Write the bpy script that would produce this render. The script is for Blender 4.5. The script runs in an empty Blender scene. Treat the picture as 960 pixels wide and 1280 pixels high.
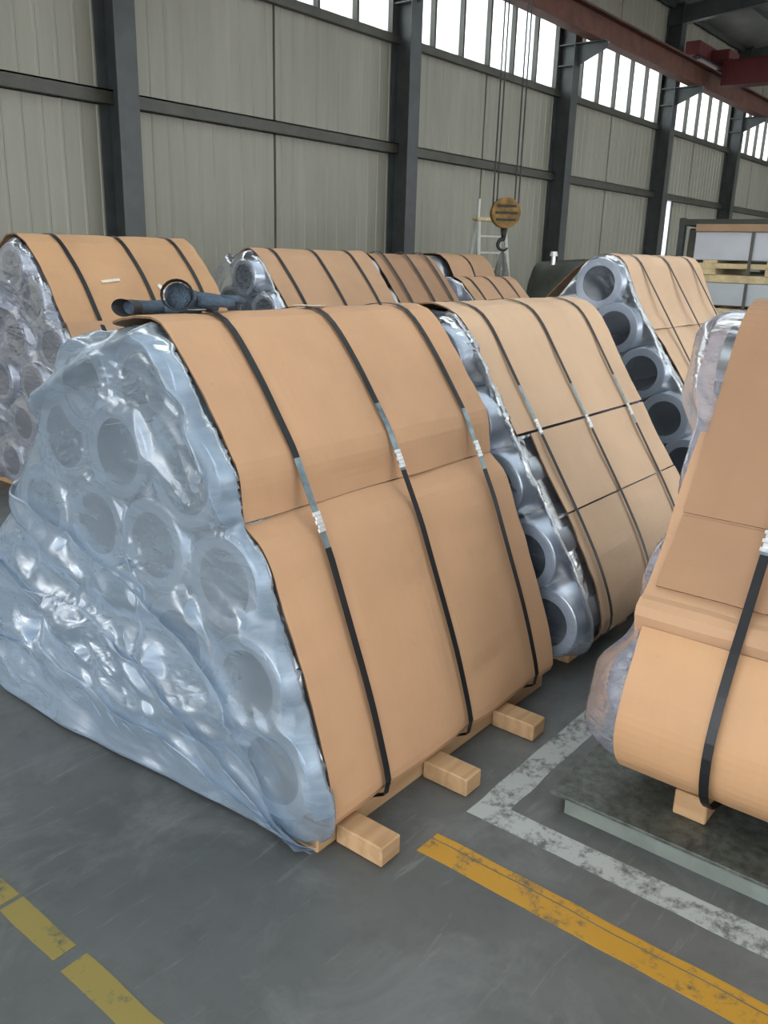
import bpy, bmesh, math, random
import numpy as np
from mathutils import Matrix, Vector, noise

random.seed(7)
S = bpy.context.scene
COL = S.collection

# ------------------------------------------------------------------ camera
F_PX, PITCH, ROLL, AZ, CAM_H = 1065.488, 0.29529784, 0.02888778, 0.66726253, 1.6
fw = Vector((math.cos(AZ) * math.cos(PITCH), math.sin(AZ) * math.cos(PITCH), -math.sin(PITCH)))
r0 = Vector((math.sin(AZ), -math.cos(AZ), 0.0))
u0 = r0.cross(fw)
rt = math.cos(ROLL) * r0 + math.sin(ROLL) * u0
up = -math.sin(ROLL) * r0 + math.cos(ROLL) * u0
cam_d = bpy.data.cameras.new('camera')
cam_d.sensor_fit = 'VERTICAL'
cam_d.sensor_height = 36.0
cam_d.lens = 36.0 * F_PX / 1280.0
cam_d.clip_start, cam_d.clip_end = 0.05, 300
cam = bpy.data.objects.new('camera', cam_d)
COL.objects.link(cam)
M = Matrix((rt, up, -fw)).transposed().to_4x4()
M.translation = (0, 0, CAM_H)
cam.matrix_world = M
S.camera = cam

# ------------------------------------------------------------------ world, exposure
W = bpy.data.worlds.new('overcast_sky')
S.world = W
W.use_nodes = True
bg = W.node_tree.nodes['Background']
bg.inputs['Color'].default_value = (0.93, 0.97, 1.0, 1)
bg.inputs['Strength'].default_value = 1.0
S.view_settings.view_transform = 'Standard'
S.view_settings.look = 'None'
S.view_settings.gamma = 1.0
S.view_settings.use_curve_mapping = False
S.view_settings.exposure = 2.6
S.cycles.use_denoising = True
S.cycles.max_bounces = 8
S.cycles.diffuse_bounces = 5
S.cycles.transparent_max_bounces = 16
S.cycles.sample_clamp_indirect = 6.0
S.cycles.caustics_reflective = False
S.cycles.caustics_refractive = False


# ------------------------------------------------------------------ material helpers
class NT:
    def __init__(s, name):
        s.m = bpy.data.materials.new(name)
        s.m.use_nodes = True
        s.t = s.m.node_tree
        s.t.nodes.clear()
        s.out = s.t.nodes.new('ShaderNodeOutputMaterial')
        s.tc = s.t.nodes.new('ShaderNodeTexCoord')

    def n(s, kind, **kw):
        nd = s.t.nodes.new('ShaderNode' + kind)
        for k, v in kw.items():
            if k.startswith('_'):
                setattr(nd, k[1:], v)
            else:
                key = k.replace('_', ' ')
                sock = nd.inputs.get(key) or nd.inputs.get(key.title()) or nd.inputs[k]
                if hasattr(v, 'is_linked') or isinstance(v, bpy.types.NodeSocket):
                    s.t.links.new(v, sock)
                else:
                    sock.default_value = v
        return nd

    def link(s, a, b):
        s.t.links.new(a, b)

    def coord(s, scale=(1, 1, 1), kind='Object', rot=(0, 0, 0)):
        mp = s.n('Mapping')
        s.link(s.tc.outputs[kind], mp.inputs['Vector'])
        mp.inputs['Scale'].default_value = scale
        mp.inputs['Rotation'].default_value = rot
        return mp.outputs['Vector']

    def noise(s, vec, scale, detail=4, rough=0.55, dist=0.0):
        return s.n('TexNoise', Vector=vec, Scale=scale, Detail=detail, Roughness=rough, Distortion=dist).outputs['Fac']

    def ramp(s, fac, stops):
        nd = s.n('ValToRGB')
        s.link(fac, nd.inputs['Fac'])
        e = nd.color_ramp.elements
        while len(e) < len(stops):
            e.new(0.5)
        for el, (p, c) in zip(e, stops):
            el.position = p
            el.color = (*c, 1) if len(c) == 3 else c
        return nd.outputs['Color']

    def mix(s, a, b, fac):
        nd = s.n('MixRGB')
        for v, i in ((fac, 0), (a, 1), (b, 2)):
            if isinstance(v, bpy.types.NodeSocket):
                s.link(v, nd.inputs[i])
            else:
                nd.inputs[i].default_value = v if i == 0 else (*v, 1)
        return nd.outputs['Color']

    def math(s, op, a, b=0.0, clamp=False):
        nd = s.n('Math', _operation=op, _use_clamp=clamp)
        for v, i in ((a, 0), (b, 1)):
            if isinstance(v, bpy.types.NodeSocket):
                s.link(v, nd.inputs[i])
            else:
                nd.inputs[i].default_value = v
        return nd.outputs[0]

    def bump(s, h, strength=0.3, dist=0.01):
        return s.n('Bump', Height=h, Strength=strength, Distance=dist).outputs['Normal']

    def principled(s, color, rough=0.6, metal=0.0, normal=None, spec=None, coat=None):
        p = s.n('BsdfPrincipled')
        for v, k in ((color, 'Base Color'), (rough, 'Roughness'), (metal, 'Metallic'), (normal, 'Normal'),
                     (spec, 'Specular IOR Level'), (coat, 'Coat Weight')):
            if v is None:
                continue
            if isinstance(v, bpy.types.NodeSocket):
                s.link(v, p.inputs[k])
            elif k == 'Base Color':
                p.inputs[k].default_value = (*v, 1)
            else:
                p.inputs[k].default_value = v
        return p.outputs[0]

    def done(s, shader):
        s.link(shader, s.out.inputs['Surface'])
        return s.m


MAT = {}


def plain(name, color, rough=0.6, metal=0.0, vary=0.25, scale=6.0, bump=0.0, spec=None, coat=None):
    t = NT(name)
    f = t.noise(t.coord(), scale, 5, 0.6)
    dark = tuple(c * (1 - vary) for c in color)
    lite = tuple(min(1, c * (1 + vary)) for c in color)
    c = t.ramp(f, [(0.3, dark), (0.7, lite)])
    nm = t.bump(t.noise(t.coord(), scale * 8, 3), bump, 0.01) if bump else None
    return t.done(t.principled(c, rough, metal, nm, spec, coat))


def cardboard(name, color, dirty=0.35):
    t = NT(name)
    big = t.noise(t.coord((1, 1, 1)), 2.2, 4, 0.55)
    fl = t.noise(t.coord((60, 4, 4)), 1.0, 2, 0.5)          # faint fluting along the sheet
    sm = t.noise(t.coord((3, 3, 3)), 9.0, 6, 0.7)
    c = t.ramp(big, [(0.25, tuple(x * 0.84 for x in color)), (0.5, color), (0.78, tuple(min(1, x * 1.1) for x in color))])
    c = t.mix(c, tuple(x * 0.8 for x in color), t.math('MULTIPLY', fl, 0.22))
    spots = t.ramp(sm, [(0.62, (0, 0, 0)), (0.78, (1, 1, 1))])
    c = t.mix(c, tuple(x * 0.55 for x in color), t.math('MULTIPLY', spots, dirty))
    h = t.math('ADD', t.math('MULTIPLY', fl, 0.25), t.noise(t.coord(), 14.0, 4))
    nm = t.bump(h, 0.25, 0.006)
    return t.done(t.principled(c, 0.62, 0.0, nm, 0.35))


def film(name, tint=(0.66, 0.76, 0.86), milk=(0.25, 0.6), gloss=0.5, rough=0.12, scale=1.0, crinkle=0.5):
    t = NT(name)
    warp = t.noise(t.coord((0.6, 1.0, 1.6)), 3.0 * scale, 5, 0.6, 0.8)
    streak = t.noise(t.coord((1, 1.2, 5.0), rot=(0.45, 0, 0)), 2.0 * scale, 6, 0.62, 1.2)
    vor = t.n('TexVoronoi', _feature='DISTANCE_TO_EDGE', Vector=t.coord((1, 1.0, 2.2), rot=(0.5, 0, 0)), Scale=9.0 * scale, Randomness=1.0)
    h1 = t.math('MULTIPLY', t.math('MINIMUM', vor.outputs[0], 0.25), 1.6)
    patch = t.ramp(t.noise(t.coord(), 2.6 * scale, 3, 0.5), [(0.42, (0.08,) * 3), (0.62, (1, 1, 1))])
    h = t.math('ADD', t.math('MULTIPLY', h1, patch), t.math('MULTIPLY', streak, 1.2))
    nm = t.bump(h, crinkle, 0.03)
    mf = t.n('MapRange', Value=t.math('ADD', t.math('MULTIPLY', warp, 0.5), t.math('MULTIPLY', streak, 0.5)),
             From_Min=0.36, From_Max=0.62, To_Min=milk[0], To_Max=milk[1])
    lw = t.n('LayerWeight', Blend=0.32)
    t.link(nm, lw.inputs['Normal'])
    fac = t.math('ADD', mf.outputs[0], t.math('MULTIPLY', lw.outputs['Facing'], 0.3), True)
    col = t.mix(tint, tuple(min(1, c * 1.25 + 0.06) for c in tint), warp)
    d1 = t.n('BsdfDiffuse', Normal=nm)
    d2 = t.n('BsdfTranslucent', Normal=nm)
    t.link(col, d1.inputs['Color'])
    t.link(col, d2.inputs['Color'])
    dm = t.n('MixShader')
    dm.inputs[0].default_value = 0.35
    t.link(d1.outputs[0], dm.inputs[1]); t.link(d2.outputs[0], dm.inputs[2])
    tr = t.n('BsdfTransparent')
    tr.inputs['Color'].default_value = (*(0.6 + 0.4 * c for c in tint), 1)
    body = t.n('MixShader', Fac=fac)
    t.link(tr.outputs[0], body.inputs[1]); t.link(dm.outputs[0], body.inputs[2])
    gl = t.n('BsdfGlossy', Roughness=rough, Normal=nm)
    gl.inputs['Color'].default_value = (1, 1, 1, 1)
    fr = t.n('Fresnel', IOR=1.5, Normal=nm)
    gf = t.math('ADD', t.math('MULTIPLY', fr.outputs[0], gloss), 0.03 * gloss, True)
    o = t.n('MixShader', Fac=gf)
    t.link(body.outputs[0], o.inputs[1]); t.link(gl.outputs[0], o.inputs[2])
    return t.done(o.outputs[0])


def roll_end(name, color, rough, metal):
    t = NT(name)
    sep = t.n('SeparateXYZ', Vector=t.tc.outputs['Object'])
    r = t.math('SQRT', t.math('ADD', t.math('MULTIPLY', sep.outputs[1], sep.outputs[1]), t.math('MULTIPLY', sep.outputs[2], sep.outputs[2])))
    rings = t.n('TexNoise', _noise_dimensions='1D', W=r, Scale=260.0, Detail=3.0).outputs['Fac']
    c = t.ramp(rings, [(0.3, tuple(x * 0.7 for x in color)), (0.7, color)])
    nm = t.bump(rings, 0.25, 0.004)
    return t.done(t.principled(c, rough, metal, nm))


MAT['card_a'] = cardboard('cardboard_tan', (0.545, 0.318, 0.178))
MAT['card_b'] = cardboard('cardboard_pale', (0.63, 0.42, 0.27), 0.2)
MAT['card_c'] = cardboard('cardboard_brown', (0.36, 0.205, 0.115), 0.3)
MAT['card_d'] = cardboard('cardboard_yellow', (0.53, 0.308, 0.162), 0.35)
MAT['card_e'] = cardboard('cardboard_pink', (0.50, 0.30, 0.175), 0.3)
MAT['card_edge'] = plain('cut_cardboard_edge', (0.17, 0.095, 0.045), 0.8, 0, 0.3, 40)
MAT['film'] = film('milky_film', (0.40, 0.515, 0.64), (0.28, 0.58), 0.42, 0.24, 1.0, 0.12)
MAT['film_clear'] = film('clear_film', (0.55, 0.62, 0.74), (0.02, 0.14), 0.5, 0.12, 1.4, 0.2)
MAT['film_grey'] = film('grey_film', (0.56, 0.58, 0.70), (0.12, 0.42), 0.5, 0.18, 1.2, 0.25)
MAT['alu'] = plain('rolled_aluminium', (0.50, 0.53, 0.57), 0.3, 0.9, 0.12, 5)
MAT['alu_end'] = roll_end('wound_coil_edge', (0.46, 0.48, 0.51), 0.5, 0.2)
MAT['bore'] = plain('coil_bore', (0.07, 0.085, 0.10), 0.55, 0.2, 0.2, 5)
MAT['strap'] = plain('black_steel_strap', (0.012, 0.013, 0.015), 0.42, 0.0, 0.3, 8, 0.0, 0.35)
MAT['strap_steel'] = plain('blued_steel_strap', (0.26, 0.34, 0.38), 0.3, 0.8, 0.4, 20)
MAT['seal'] = plain('zinc_seal', (0.9, 0.9, 0.9), 0.3, 0.7, 0.2, 40)
MAT['timber'] = plain('rough_timber', (0.50, 0.315, 0.17), 0.75, 0, 0.3, 12, 0.4)
MAT['timber_pale'] = plain('pale_timber', (0.56, 0.44, 0.25), 0.75, 0, 0.25, 10, 0.3)


def wood(name, color, dark):
    t = NT(name)
    w = t.n('TexWave', _wave_type='RINGS', _rings_direction='X', Vector=t.coord((1, 6, 6)), Scale=1.1, Distortion=9.0, Detail=4.0, Detail_Scale=2.0)
    nz = t.noise(t.coord((2, 20, 20)), 3.0, 5)
    c = t.mix(dark, color, w.outputs['Fac'])
    c = t.mix(c, color, nz)
    return t.done(t.principled(c, 0.7, 0, t.bump(nz, 0.3, 0.004), 0.3))


MAT['skid'] = wood('sawn_skid_wood', (0.46, 0.29, 0.155), (0.33, 0.19, 0.095))


# ------------------------------------------------------------------ object helpers
def link_obj(name, me, mat=None, parent=None, loc=(0, 0, 0), rot=(0, 0, 0)):
    o = bpy.data.objects.new(name, me)
    COL.objects.link(o)
    o.location = loc
    o.rotation_euler = rot
    if mat is not None and me is not None and len(me.materials) == 0:
        for m in (mat if isinstance(mat, (list, tuple)) else [mat]):
            me.materials.append(MAT[m] if isinstance(m, str) else m)
    if parent is not None:
        o.parent = parent
    return o


def mesh(name, verts, faces, smooth=False, mids=None):
    me = bpy.data.meshes.new(name)
    me.from_pydata([tuple(map(float, v)) for v in verts], [], faces)
    if mids is not None:
        me.polygons.foreach_set('material_index', mids)
    if smooth:
        me.polygons.foreach_set('use_smooth', [True] * len(me.polygons))
    me.update()
    return me


def empty(name, loc=(0, 0, 0), rotz=0.0, parent=None):
    o = bpy.data.objects.new(name, None)
    o.empty_display_size = 0.1
    COL.objects.link(o)
    o.location = loc
    o.rotation_euler = (0, 0, rotz)
    o.parent = parent
    return o


def tag(o, label, cat, group=None, kind=None):
    o['label'] = label
    if cat:
        o['category'] = cat
    if group:
        o['group'] = group
    if kind:
        o['kind'] = kind
    return o


def struct(o, label=None):
    o['kind'] = 'structure'
    if label:
        o['label'] = label
    return o


def bm_box(bm, c, s, bevel=0.0, rot=None):
    mt = Matrix.Translation(c) @ (rot.to_4x4() if rot else Matrix.Identity(4)) @ Matrix.Diagonal((s[0], s[1], s[2], 1))
    r = bmesh.ops.create_cube(bm, size=1.0, matrix=mt)
    if bevel > 0:
        es = list({e for v in r['verts'] for e in v.link_edges})
        bmesh.ops.bevel(bm, geom=es, offset=bevel, segments=1, affect='EDGES', profile=0.7)


def bm_cyl(bm, a, b, r, seg=10, r2=None):
    a, b = Vector(a), Vector(b)
    d = b - a
    q = Vector((0, 0, 1)).rotation_difference(d.normalized()).to_matrix().to_4x4()
    bmesh.ops.create_cone(bm, cap_ends=True, segments=seg, radius1=r, radius2=r if r2 is None else r2, depth=d.length,
                          matrix=Matrix.Translation((a + b) / 2) @ q)


def bm_mesh(name, bm, smooth=False):
    me = bpy.data.meshes.new(name)
    bm.to_mesh(me)
    bm.free()
    if smooth:
        me.polygons.foreach_set('use_smooth', [True] * len(me.polygons))
    return me


def boxes(name, items, mat, parent=None, bevel=0.0, loc=(0, 0, 0)):
    """one part made of one or more welded boxes given as (x0,x1,y0,y1,z0,z1)"""
    bm = bmesh.new()
    for (x0, x1, y0, y1, z0, z1) in items:
        bm_box(bm, ((x0 + x1) / 2, (y0 + y1) / 2, (z0 + z1) / 2), (abs(x1 - x0), abs(y1 - y0), abs(z1 - z0)), bevel)
    return link_obj(name, bm_mesh(name, bm), mat, parent, loc)


def tube_mesh(name, pts, radii, seg=10, flat=1.0, cap=True):
    """loft of circles (or ovals) along a path"""
    pts = [Vector(p) for p in pts]
    V, Fc = [], []
    n = len(pts)
    prev = None
    for i, p in enumerate(pts):
        d = (pts[min(i + 1, n - 1)] - pts[max(i - 1, 0)]).normalized()
        ref = Vector((0, 0, 1)) if abs(d.z) < 0.9 else Vector((1, 0, 0))
        s = d.cross(ref).normalized()
        if prev is not None and s.dot(prev) < 0:
            s = -s
        prev = s
        t2 = s.cross(d).normalized()
        r = radii[i] if isinstance(radii, (list, tuple)) else radii
        ra, rb = r if isinstance(r, (list, tuple)) else (r, r * flat)
        for k in range(seg):
            a = 2 * math.pi * k / seg
            V.append(p + s * (ra * math.cos(a)) + t2 * (rb * math.sin(a)))
    for i in range(n - 1):
        for k in range(seg):
            k2 = (k + 1) % seg
            Fc.append((i * seg + k, i * seg + k2, (i + 1) * seg + k2, (i + 1) * seg + k))
    if cap:
        Fc.append(tuple(range(seg - 1, -1, -1)))
        Fc.append(tuple((n - 1) * seg + k for k in range(seg)))
    return mesh(name, V, Fc, True)


# ------------------------------------------------------------------ setting
BAY0, BAY = 7.2, 6.0
COLX = [BAY0 + BAY * k for k in range(-2, 7)]     # columns along the far wall
YW = 10.43
X_MIN, X_MAX = -8.0, 46.0
Y_FRONT = -16.4
SILL, WTOP, EAVE = 5.27, 6.75, 8.25


def floor_mat():
    t = NT('painted_concrete')
    a = t.noise(t.coord(), 0.9, 6, 0.6, 0.4)
    b = t.noise(t.coord(), 7.0, 6, 0.65)
    sc = t.noise(t.coord((1, 9, 1), rot=(0, 0, 0.5)), 3.0, 8, 0.75, 0.6)
    c = t.ramp(a, [(0.3, (0.075, 0.080, 0.078)), (0.55, (0.110, 0.115, 0.112)), (0.75, (0.155, 0.160, 0.155))])
    c = t.mix(c, (0.045, 0.048, 0.047), t.math('MULTIPLY', t.ramp(b, [(0.5, (0, 0, 0)), (0.75, (1, 1, 1))]), 0.4))
    scr = t.ramp(sc, [(0.58, (0, 0, 0)), (0.72, (1, 1, 1))])
    c = t.mix(c, (0.24, 0.255, 0.25), t.math('MULTIPLY', scr, 0.5))
    big2 = t.noise(t.coord(), 2.6, 7, 0.7, 0.8)
    c = t.mix(c, (0.19, 0.195, 0.19), t.math('MULTIPLY', t.ramp(big2, [(0.5, (0, 0, 0)), (0.68, (1, 1, 1))]), 0.5))
    r = t.n('MapRange', Value=b, From_Min=0.3, From_Max=0.7, To_Min=0.34, To_Max=0.55).outputs[0]
    return t.done(t.principled(c, r, 0, t.bump(b, 0.12, 0.004), 0.4))


MAT['floor'] = floor_mat()


def wall_mat():
    t = NT('ribbed_wall_sheet')
    a = t.noise(t.coord((1.5, 1, 0.15), 'Object'), 2.0, 5, 0.6)
    b = t.noise(t.coord((9, 1, 0.12)), 2.0, 3, 0.5)
    c = t.ramp(a, [(0.3, (0.25, 0.238, 0.192)), (0.7, (0.325, 0.306, 0.25))])
    c = t.mix(c, (0.21, 0.198, 0.15), t.math('MULTIPLY', b, 0.45))
    return t.done(t.principled(c, 0.42, 0.0, None, 0.5))


MAT['wall'] = wall_mat()
MAT['wall_back'] = plain('wall_backing', (0.05, 0.052, 0.05), 0.8, 0, 0.2, 2)
MAT['col_steel'] = plain('grey_painted_steel', (0.052, 0.058, 0.057), 0.42, 0.0, 0.25, 3)
MAT['girt'] = plain('girt_steel', (0.058, 0.055, 0.042), 0.45, 0.0, 0.2, 3)
MAT['roof'] = plain('roof_sheet', (0.16, 0.15, 0.135), 0.7, 0.0, 0.25, 1)
MAT['rust_red'] = plain('red_oxide_beam', (0.105, 0.038, 0.023), 0.75, 0, 0.35, 3)
MAT['red'] = plain('crane_red', (0.09, 0.009, 0.009), 0.55, 0, 0.2, 3)


def pane_mat():
    t = NT('frosted_pane')
    f = t.noise(t.coord((6, 1, 0.6)), 1.5, 4)
    tr = t.n('BsdfTransparent')
    t.link(t.ramp(f, [(0.3, (0.55, 0.57, 0.56)), (0.7, (0.9, 0.92, 0.92))]), tr.inputs['Color'])
    tl = t.n('BsdfTranslucent')
    tl.inputs['Color'].default_value = (0.85, 0.87, 0.87, 1)
    m = t.n('MixShader')
    m.inputs[0].default_value = 0.35
    t.link(tr.outputs[0], m.inputs[1]); t.link(tl.outputs[0], m.inputs[2])
    gl = t.n('BsdfGlossy', Roughness=0.2)
    o = t.n('MixShader')
    o.inputs[0].default_value = 0.06
    t.link(m.outputs[0], o.inputs[1]); t.link(gl.outputs[0], o.inputs[2])
    return t.done(o.outputs[0])


MAT['pane'] = pane_mat()

fl = boxes('floor', [(X_MIN - 30, X_MAX, Y_FRONT, YW + 0.2, -0.2, 0.0)], 'floor')
struct(fl)

wall = boxes('wall_back', [(X_MIN, 26.5, YW + 0.05, YW + 0.2, 0, SILL), (26.95, X_MAX, YW + 0.05, YW + 0.2, 0, SILL),
                           (26.5, 26.95, YW + 0.05, YW + 0.2, 0, 1.5), (26.5, 26.95, YW + 0.05, YW + 0.2, 3.33, SILL),
                           (X_MIN, X_MAX, YW + 0.05, YW + 0.2, WTOP, EAVE)], 'wall_back')
struct(wall)


def panel_mesh(w, h, name):
    # ribbed sandwich panel: shallow trapezoid ribs, own edges
    V, Fc = [], []
    xs = [(-w / 2, 0.0)]
    n = int(w / 0.25)
    for i in range(n):
        x = -w / 2 + (i + 0.5) * w / n
        xs += [(x - 0.03, 0.0), (x - 0.015, -0.012), (x + 0.015, -0.012), (x + 0.03, 0.0)]
    xs.append((w / 2, 0.0))
    for x, y in xs:
        V += [(x, y, 0), (x, y, h)]
    for i in range(len(xs) - 1):
        Fc.append((2 * i, 2 * i + 2, 2 * i + 3, 2 * i + 1))
    k = len(V)
    V += [(-w / 2, 0.045, 0), (-w / 2, 0.045, h), (w / 2, 0.045, 0), (w / 2, 0.045, h)]
    e = 2 * (len(xs) - 1)
    Fc += [(k, 0, 1, k + 1), (e, k + 2, k + 3, e + 1), (1, k + 1, k + 3, e + 1), (0, e, k + 2, k), (k, k + 1, k + 3, k + 2)]
    return mesh(name, V, Fc)


pm = [panel_mesh(2.95, 3.30, 'panel_low'), panel_mesh(2.95, SILL - 3.5, 'panel_mid'), panel_mesh(2.95, EAVE - WTOP, 'panel_top')]
for i in range(-3, 14):
    xc = BAY0 + 1.5 + 3.0 * i
    if xc > X_MAX or xc < X_MIN + 1.5:
        continue
    for j, z in enumerate((0.02, 3.5, WTOP)):
        if j == 0 and abs(xc - 26.7) < 0.1:       # the opening added for the glare beside the column splits this panel
            link_obj('panel', panel_mesh(1.18, 3.30, 'panel_cut'), 'wall', wall, (27.58, YW, z))
            link_obj('panel', panel_mesh(1.24, 3.30, 'panel_cut_narrow'), 'wall', wall, (25.86, YW, z))
            continue
        link_obj('panel', pm[j], 'wall', wall, (xc, YW, z))

# paned opening made up to give the bright glare strip next to a column
sl = boxes('window_7', [(26.48, 26.51, YW - 0.02, YW + 0.2, 1.5, 3.33), (26.94, 26.97, YW - 0.02, YW + 0.2, 1.5, 3.33), (26.51, 26.94, YW - 0.02, YW + 0.2, 1.47, 1.5)], 'col_steel')
struct(sl)
boxes('pane', [(26.51, 26.94, YW + 0.02, YW + 0.03, 1.5, 3.33)], 'pane', sl)

# window band with mullions, one window per bay
pane_me = None
for k, x in enumerate(COLX[:-1]):
    z0, z1 = SILL, WTOP
    wn = boxes('window_%d' % (k + 1) if k < 6 else 'window_%d' % (k + 2),
               [(x + 0.15, x + BAY - 0.15, YW - 0.05, YW + 0.12, z0 - 0.1, z0), (x + 0.15, x + BAY - 0.15, YW - 0.05, YW + 0.12, z1 - 0.06, z1)], 'girt')
    struct(wn)
    npane = 6
    pw = (BAY - 0.3) / npane
    for i in range(npane + 1):
        xx = x + 0.15 + i * pw
        boxes('mullion', [(xx - 0.03, xx + 0.03, YW - 0.05, YW + 0.1, z0, z1 - 0.06)], 'girt', wn)
    for i in range(npane):
        xx = x + 0.15 + (i + 0.5) * pw
        if pane_me is None:
            po = boxes('pane', [(-pw / 2 + 0.02, pw / 2 - 0.02, -0.004, 0.004, 0, z1 - z0 - 0.06)], 'pane', wn, 0, (xx, YW + 0.05, z0))
            pane_me = po.data
        else:
            link_obj('pane', pane_me, None, wn, (xx, YW + 0.05, z0))

# girts (horizontal rails on the wall)
gt = boxes('trim_1', [(X_MIN, X_MAX, YW - 0.14, YW, 3.33, 3.35), (X_MIN, X_MAX, YW - 0.14, YW - 0.125, 3.35, 3.50), (X_MIN, X_MAX, YW - 0.14, YW, 3.48, 3.5)], 'girt')
struct(gt)
gt = boxes('trim_2', [(X_MIN, X_MAX, YW - 0.12, YW - 0.02, SILL - 0.16, SILL - 0.04)], 'girt')
struct(gt)
gt = boxes('baseboard_back', [(X_MIN, X_MAX, YW - 0.1, YW - 0.02, 0.0, 0.35)], 'wall_back')
struct(gt)

# H-section columns with corbels for the crane runway
ords = ['first', 'second', 'third', 'fourth', 'fifth', 'sixth']
vis = 0
for k, x in enumerate(COLX):
    r = empty('steel_column', (x, 10.2, 0))
    yc0, yc1 = -0.22, 0.20
    boxes('flange', [(-0.16, 0.16, yc0, yc0 + 0.018, 0, EAVE)], 'col_steel', r)
    boxes('flange', [(-0.16, 0.16, yc1 - 0.018, yc1, 0, EAVE)], 'col_steel', r)
    boxes('web', [(-0.008, 0.008, yc0 + 0.018, yc1 - 0.018, 0, EAVE)], 'col_steel', r)
    boxes('stiffener', [(-0.15, 0.15, yc0 + 0.018, yc1 - 0.018, 5.72, 5.74)], 'col_steel', r)
    boxes('stiffener', [(-0.15, 0.15, yc0 + 0.018, yc1 - 0.018, 6.14, 6.16)], 'col_steel', r)
    bm = bmesh.new()
    prof = [(yc0, 5.72), (yc0, 6.16), (-0.92, 6.16), (-0.92, 6.02)]
    for sx in (-0.12, 0.12):
        pass
    a = [bm.verts.new((-0.012, y, z)) for y, z in prof]
    b = [bm.verts.new((0.012, y, z)) for y, z in prof]
    bm.faces.new(a); bm.faces.new(b[::-1])
    for i in range(4):
        bm.faces.new((a[i], b[i], b[(i + 1) % 4], a[(i + 1) % 4]))
    bm_box(bm, (0, -0.57, 6.155), (0.28, 0.7, 0.02))
    ob = link_obj('corbel', bm_mesh('corbel', bm), 'col_steel', r)
    if k < 2:
        lab = 'grey steel column by the far wall, outside the left picture edge' if k else 'grey steel column by the far wall nearest the open gate'
    elif k < 8:
        lab = 'dark grey steel column on the far wall, %s from the left in view' % ords[k - 2]
    else:
        lab = 'dark grey steel column at the far right end of the window wall'
    tag(r, lab, 'column', 'columns along the far wall')

# roof, rafters, purlins, end and front walls (daylight comes in by skylights, front windows and the open gate)
RIDGE_Y, RIDGE_Z = -3.0, 9.6


def roof_z(y):
    return EAVE + (RIDGE_Z - EAVE) * (1 - abs(y - RIDGE_Y) / (YW - RIDGE_Y))


SKY = [(x + 1.9, x + 4.1) for x in COLX[:-1]]
SK_Y0, SK_Y1 = -14.5, 6.5
ceiling = empty('ceiling', (0, 0, 0))
struct(ceiling)


def roof_quad(nm, x0, x1, y0, y1, mat, par):
    z0, z1 = roof_z(y0), roof_z(y1)
    V = [(x0, y0, z0), (x1, y0, z0), (x1, y1, z1), (x0, y1, z1)]
    V += [(a, b, c + 0.05) for a, b, c in V]
    Fc = [(3, 2, 1, 0), (4, 5, 6, 7), (0, 1, 5, 4), (1, 2, 6, 5), (2, 3, 7, 6), (3, 0, 4, 7)]
    return link_obj(nm, mesh(nm, V, Fc), mat, par)


xs = [X_MIN]
for a, b in SKY:
    xs += [a, b]
xs.append(X_MAX)
for ya, yb in ((SK_Y1, YW + 0.2), (Y_FRONT, SK_Y0)):
    roof_quad('roof_sheet', X_MIN, X_MAX, ya, yb, 'roof', ceiling)
for i in range(len(xs) - 1):
    m = 'roof' if i % 2 == 0 else 'pane'
    for ya, yb in ((SK_Y0, RIDGE_Y), (RIDGE_Y, SK_Y1)):
        roof_quad('roof_sheet' if i % 2 == 0 else 'skylight', xs[i], xs[i + 1], ya, yb, m, ceiling)
for x in COLX:
    for ya, yb in ((Y_FRONT, RIDGE_Y), (RIDGE_Y, YW)):
        V = []
        for xx in (x - 0.1, x + 0.1):
            for y in (ya, yb):
                V += [(xx, y, roof_z(y) - 0.55), (xx, y, roof_z(y) - 0.12)]
        Fc = [(0, 2, 3, 1), (4, 5, 7, 6), (0, 1, 5, 4), (2, 6, 7, 3), (1, 3, 7, 5), (0, 4, 6, 2)]
        link_obj('rafter', mesh('rafter', V, Fc), 'col_steel', ceiling)
for i in range(18):
    y = YW - 0.15 - i * 1.5
    boxes('purlin', [(X_MIN, X_MAX, y - 0.03, y + 0.03, roof_z(y) - 0.14, roof_z(y) - 0.01)], 'col_steel', ceiling)

wf = boxes('wall_front', [(X_MIN, X_MAX, Y_FRONT - 0.2, Y_FRONT, 0, 1.2), (X_MIN, X_MAX, Y_FRONT - 0.2, Y_FRONT, 4.2, 5.2), (X_MIN, X_MAX, Y_FRONT - 0.2, Y_FRONT, 6.8, EAVE)]
           + [(x - 0.3, x + 0.3, Y_FRONT - 0.2, Y_FRONT, 1.2, 6.8) for x in COLX], 'wall')
struct(wf)
wr = boxes('wall_right', [(X_MAX, X_MAX + 0.2, Y_FRONT, YW + 0.2, 0, RIDGE_Z)], 'wall')
struct(wr)
wl = boxes('wall_left', [(X_MIN - 0.2, X_MIN, 7.0, YW + 0.2, 0, RIDGE_Z - 0.6), (X_MIN - 0.2, X_MIN, Y_FRONT, -7.0, 0, EAVE + 0.4), (X_MIN - 0.2, X_MIN, -7.0, 7.0, 6.0, RIDGE_Z - 0.7)], 'wall')
struct(wl)

# crane runway beam
rb = empty('crane_runway_beam', (X_MIN, 9.5, 6.17))
RL = X_MAX - X_MIN
boxes('flange', [(0, RL, -0.15, 0.15, 0, 0.03)], 'rust_red', rb)
boxes('flange', [(0, RL, -0.17, 0.17, 0.50, 0.53)], 'rust_red', rb)
boxes('web', [(0, RL, -0.012, 0.012, 0.03, 0.50)], 'rust_red', rb)
boxes('rail', [(0, RL, -0.03, 0.03, 0.53, 0.62)], 'col_steel', rb)
tag(rb, 'long rust red crane runway beam across the tops of the windows', 'beam')


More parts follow.
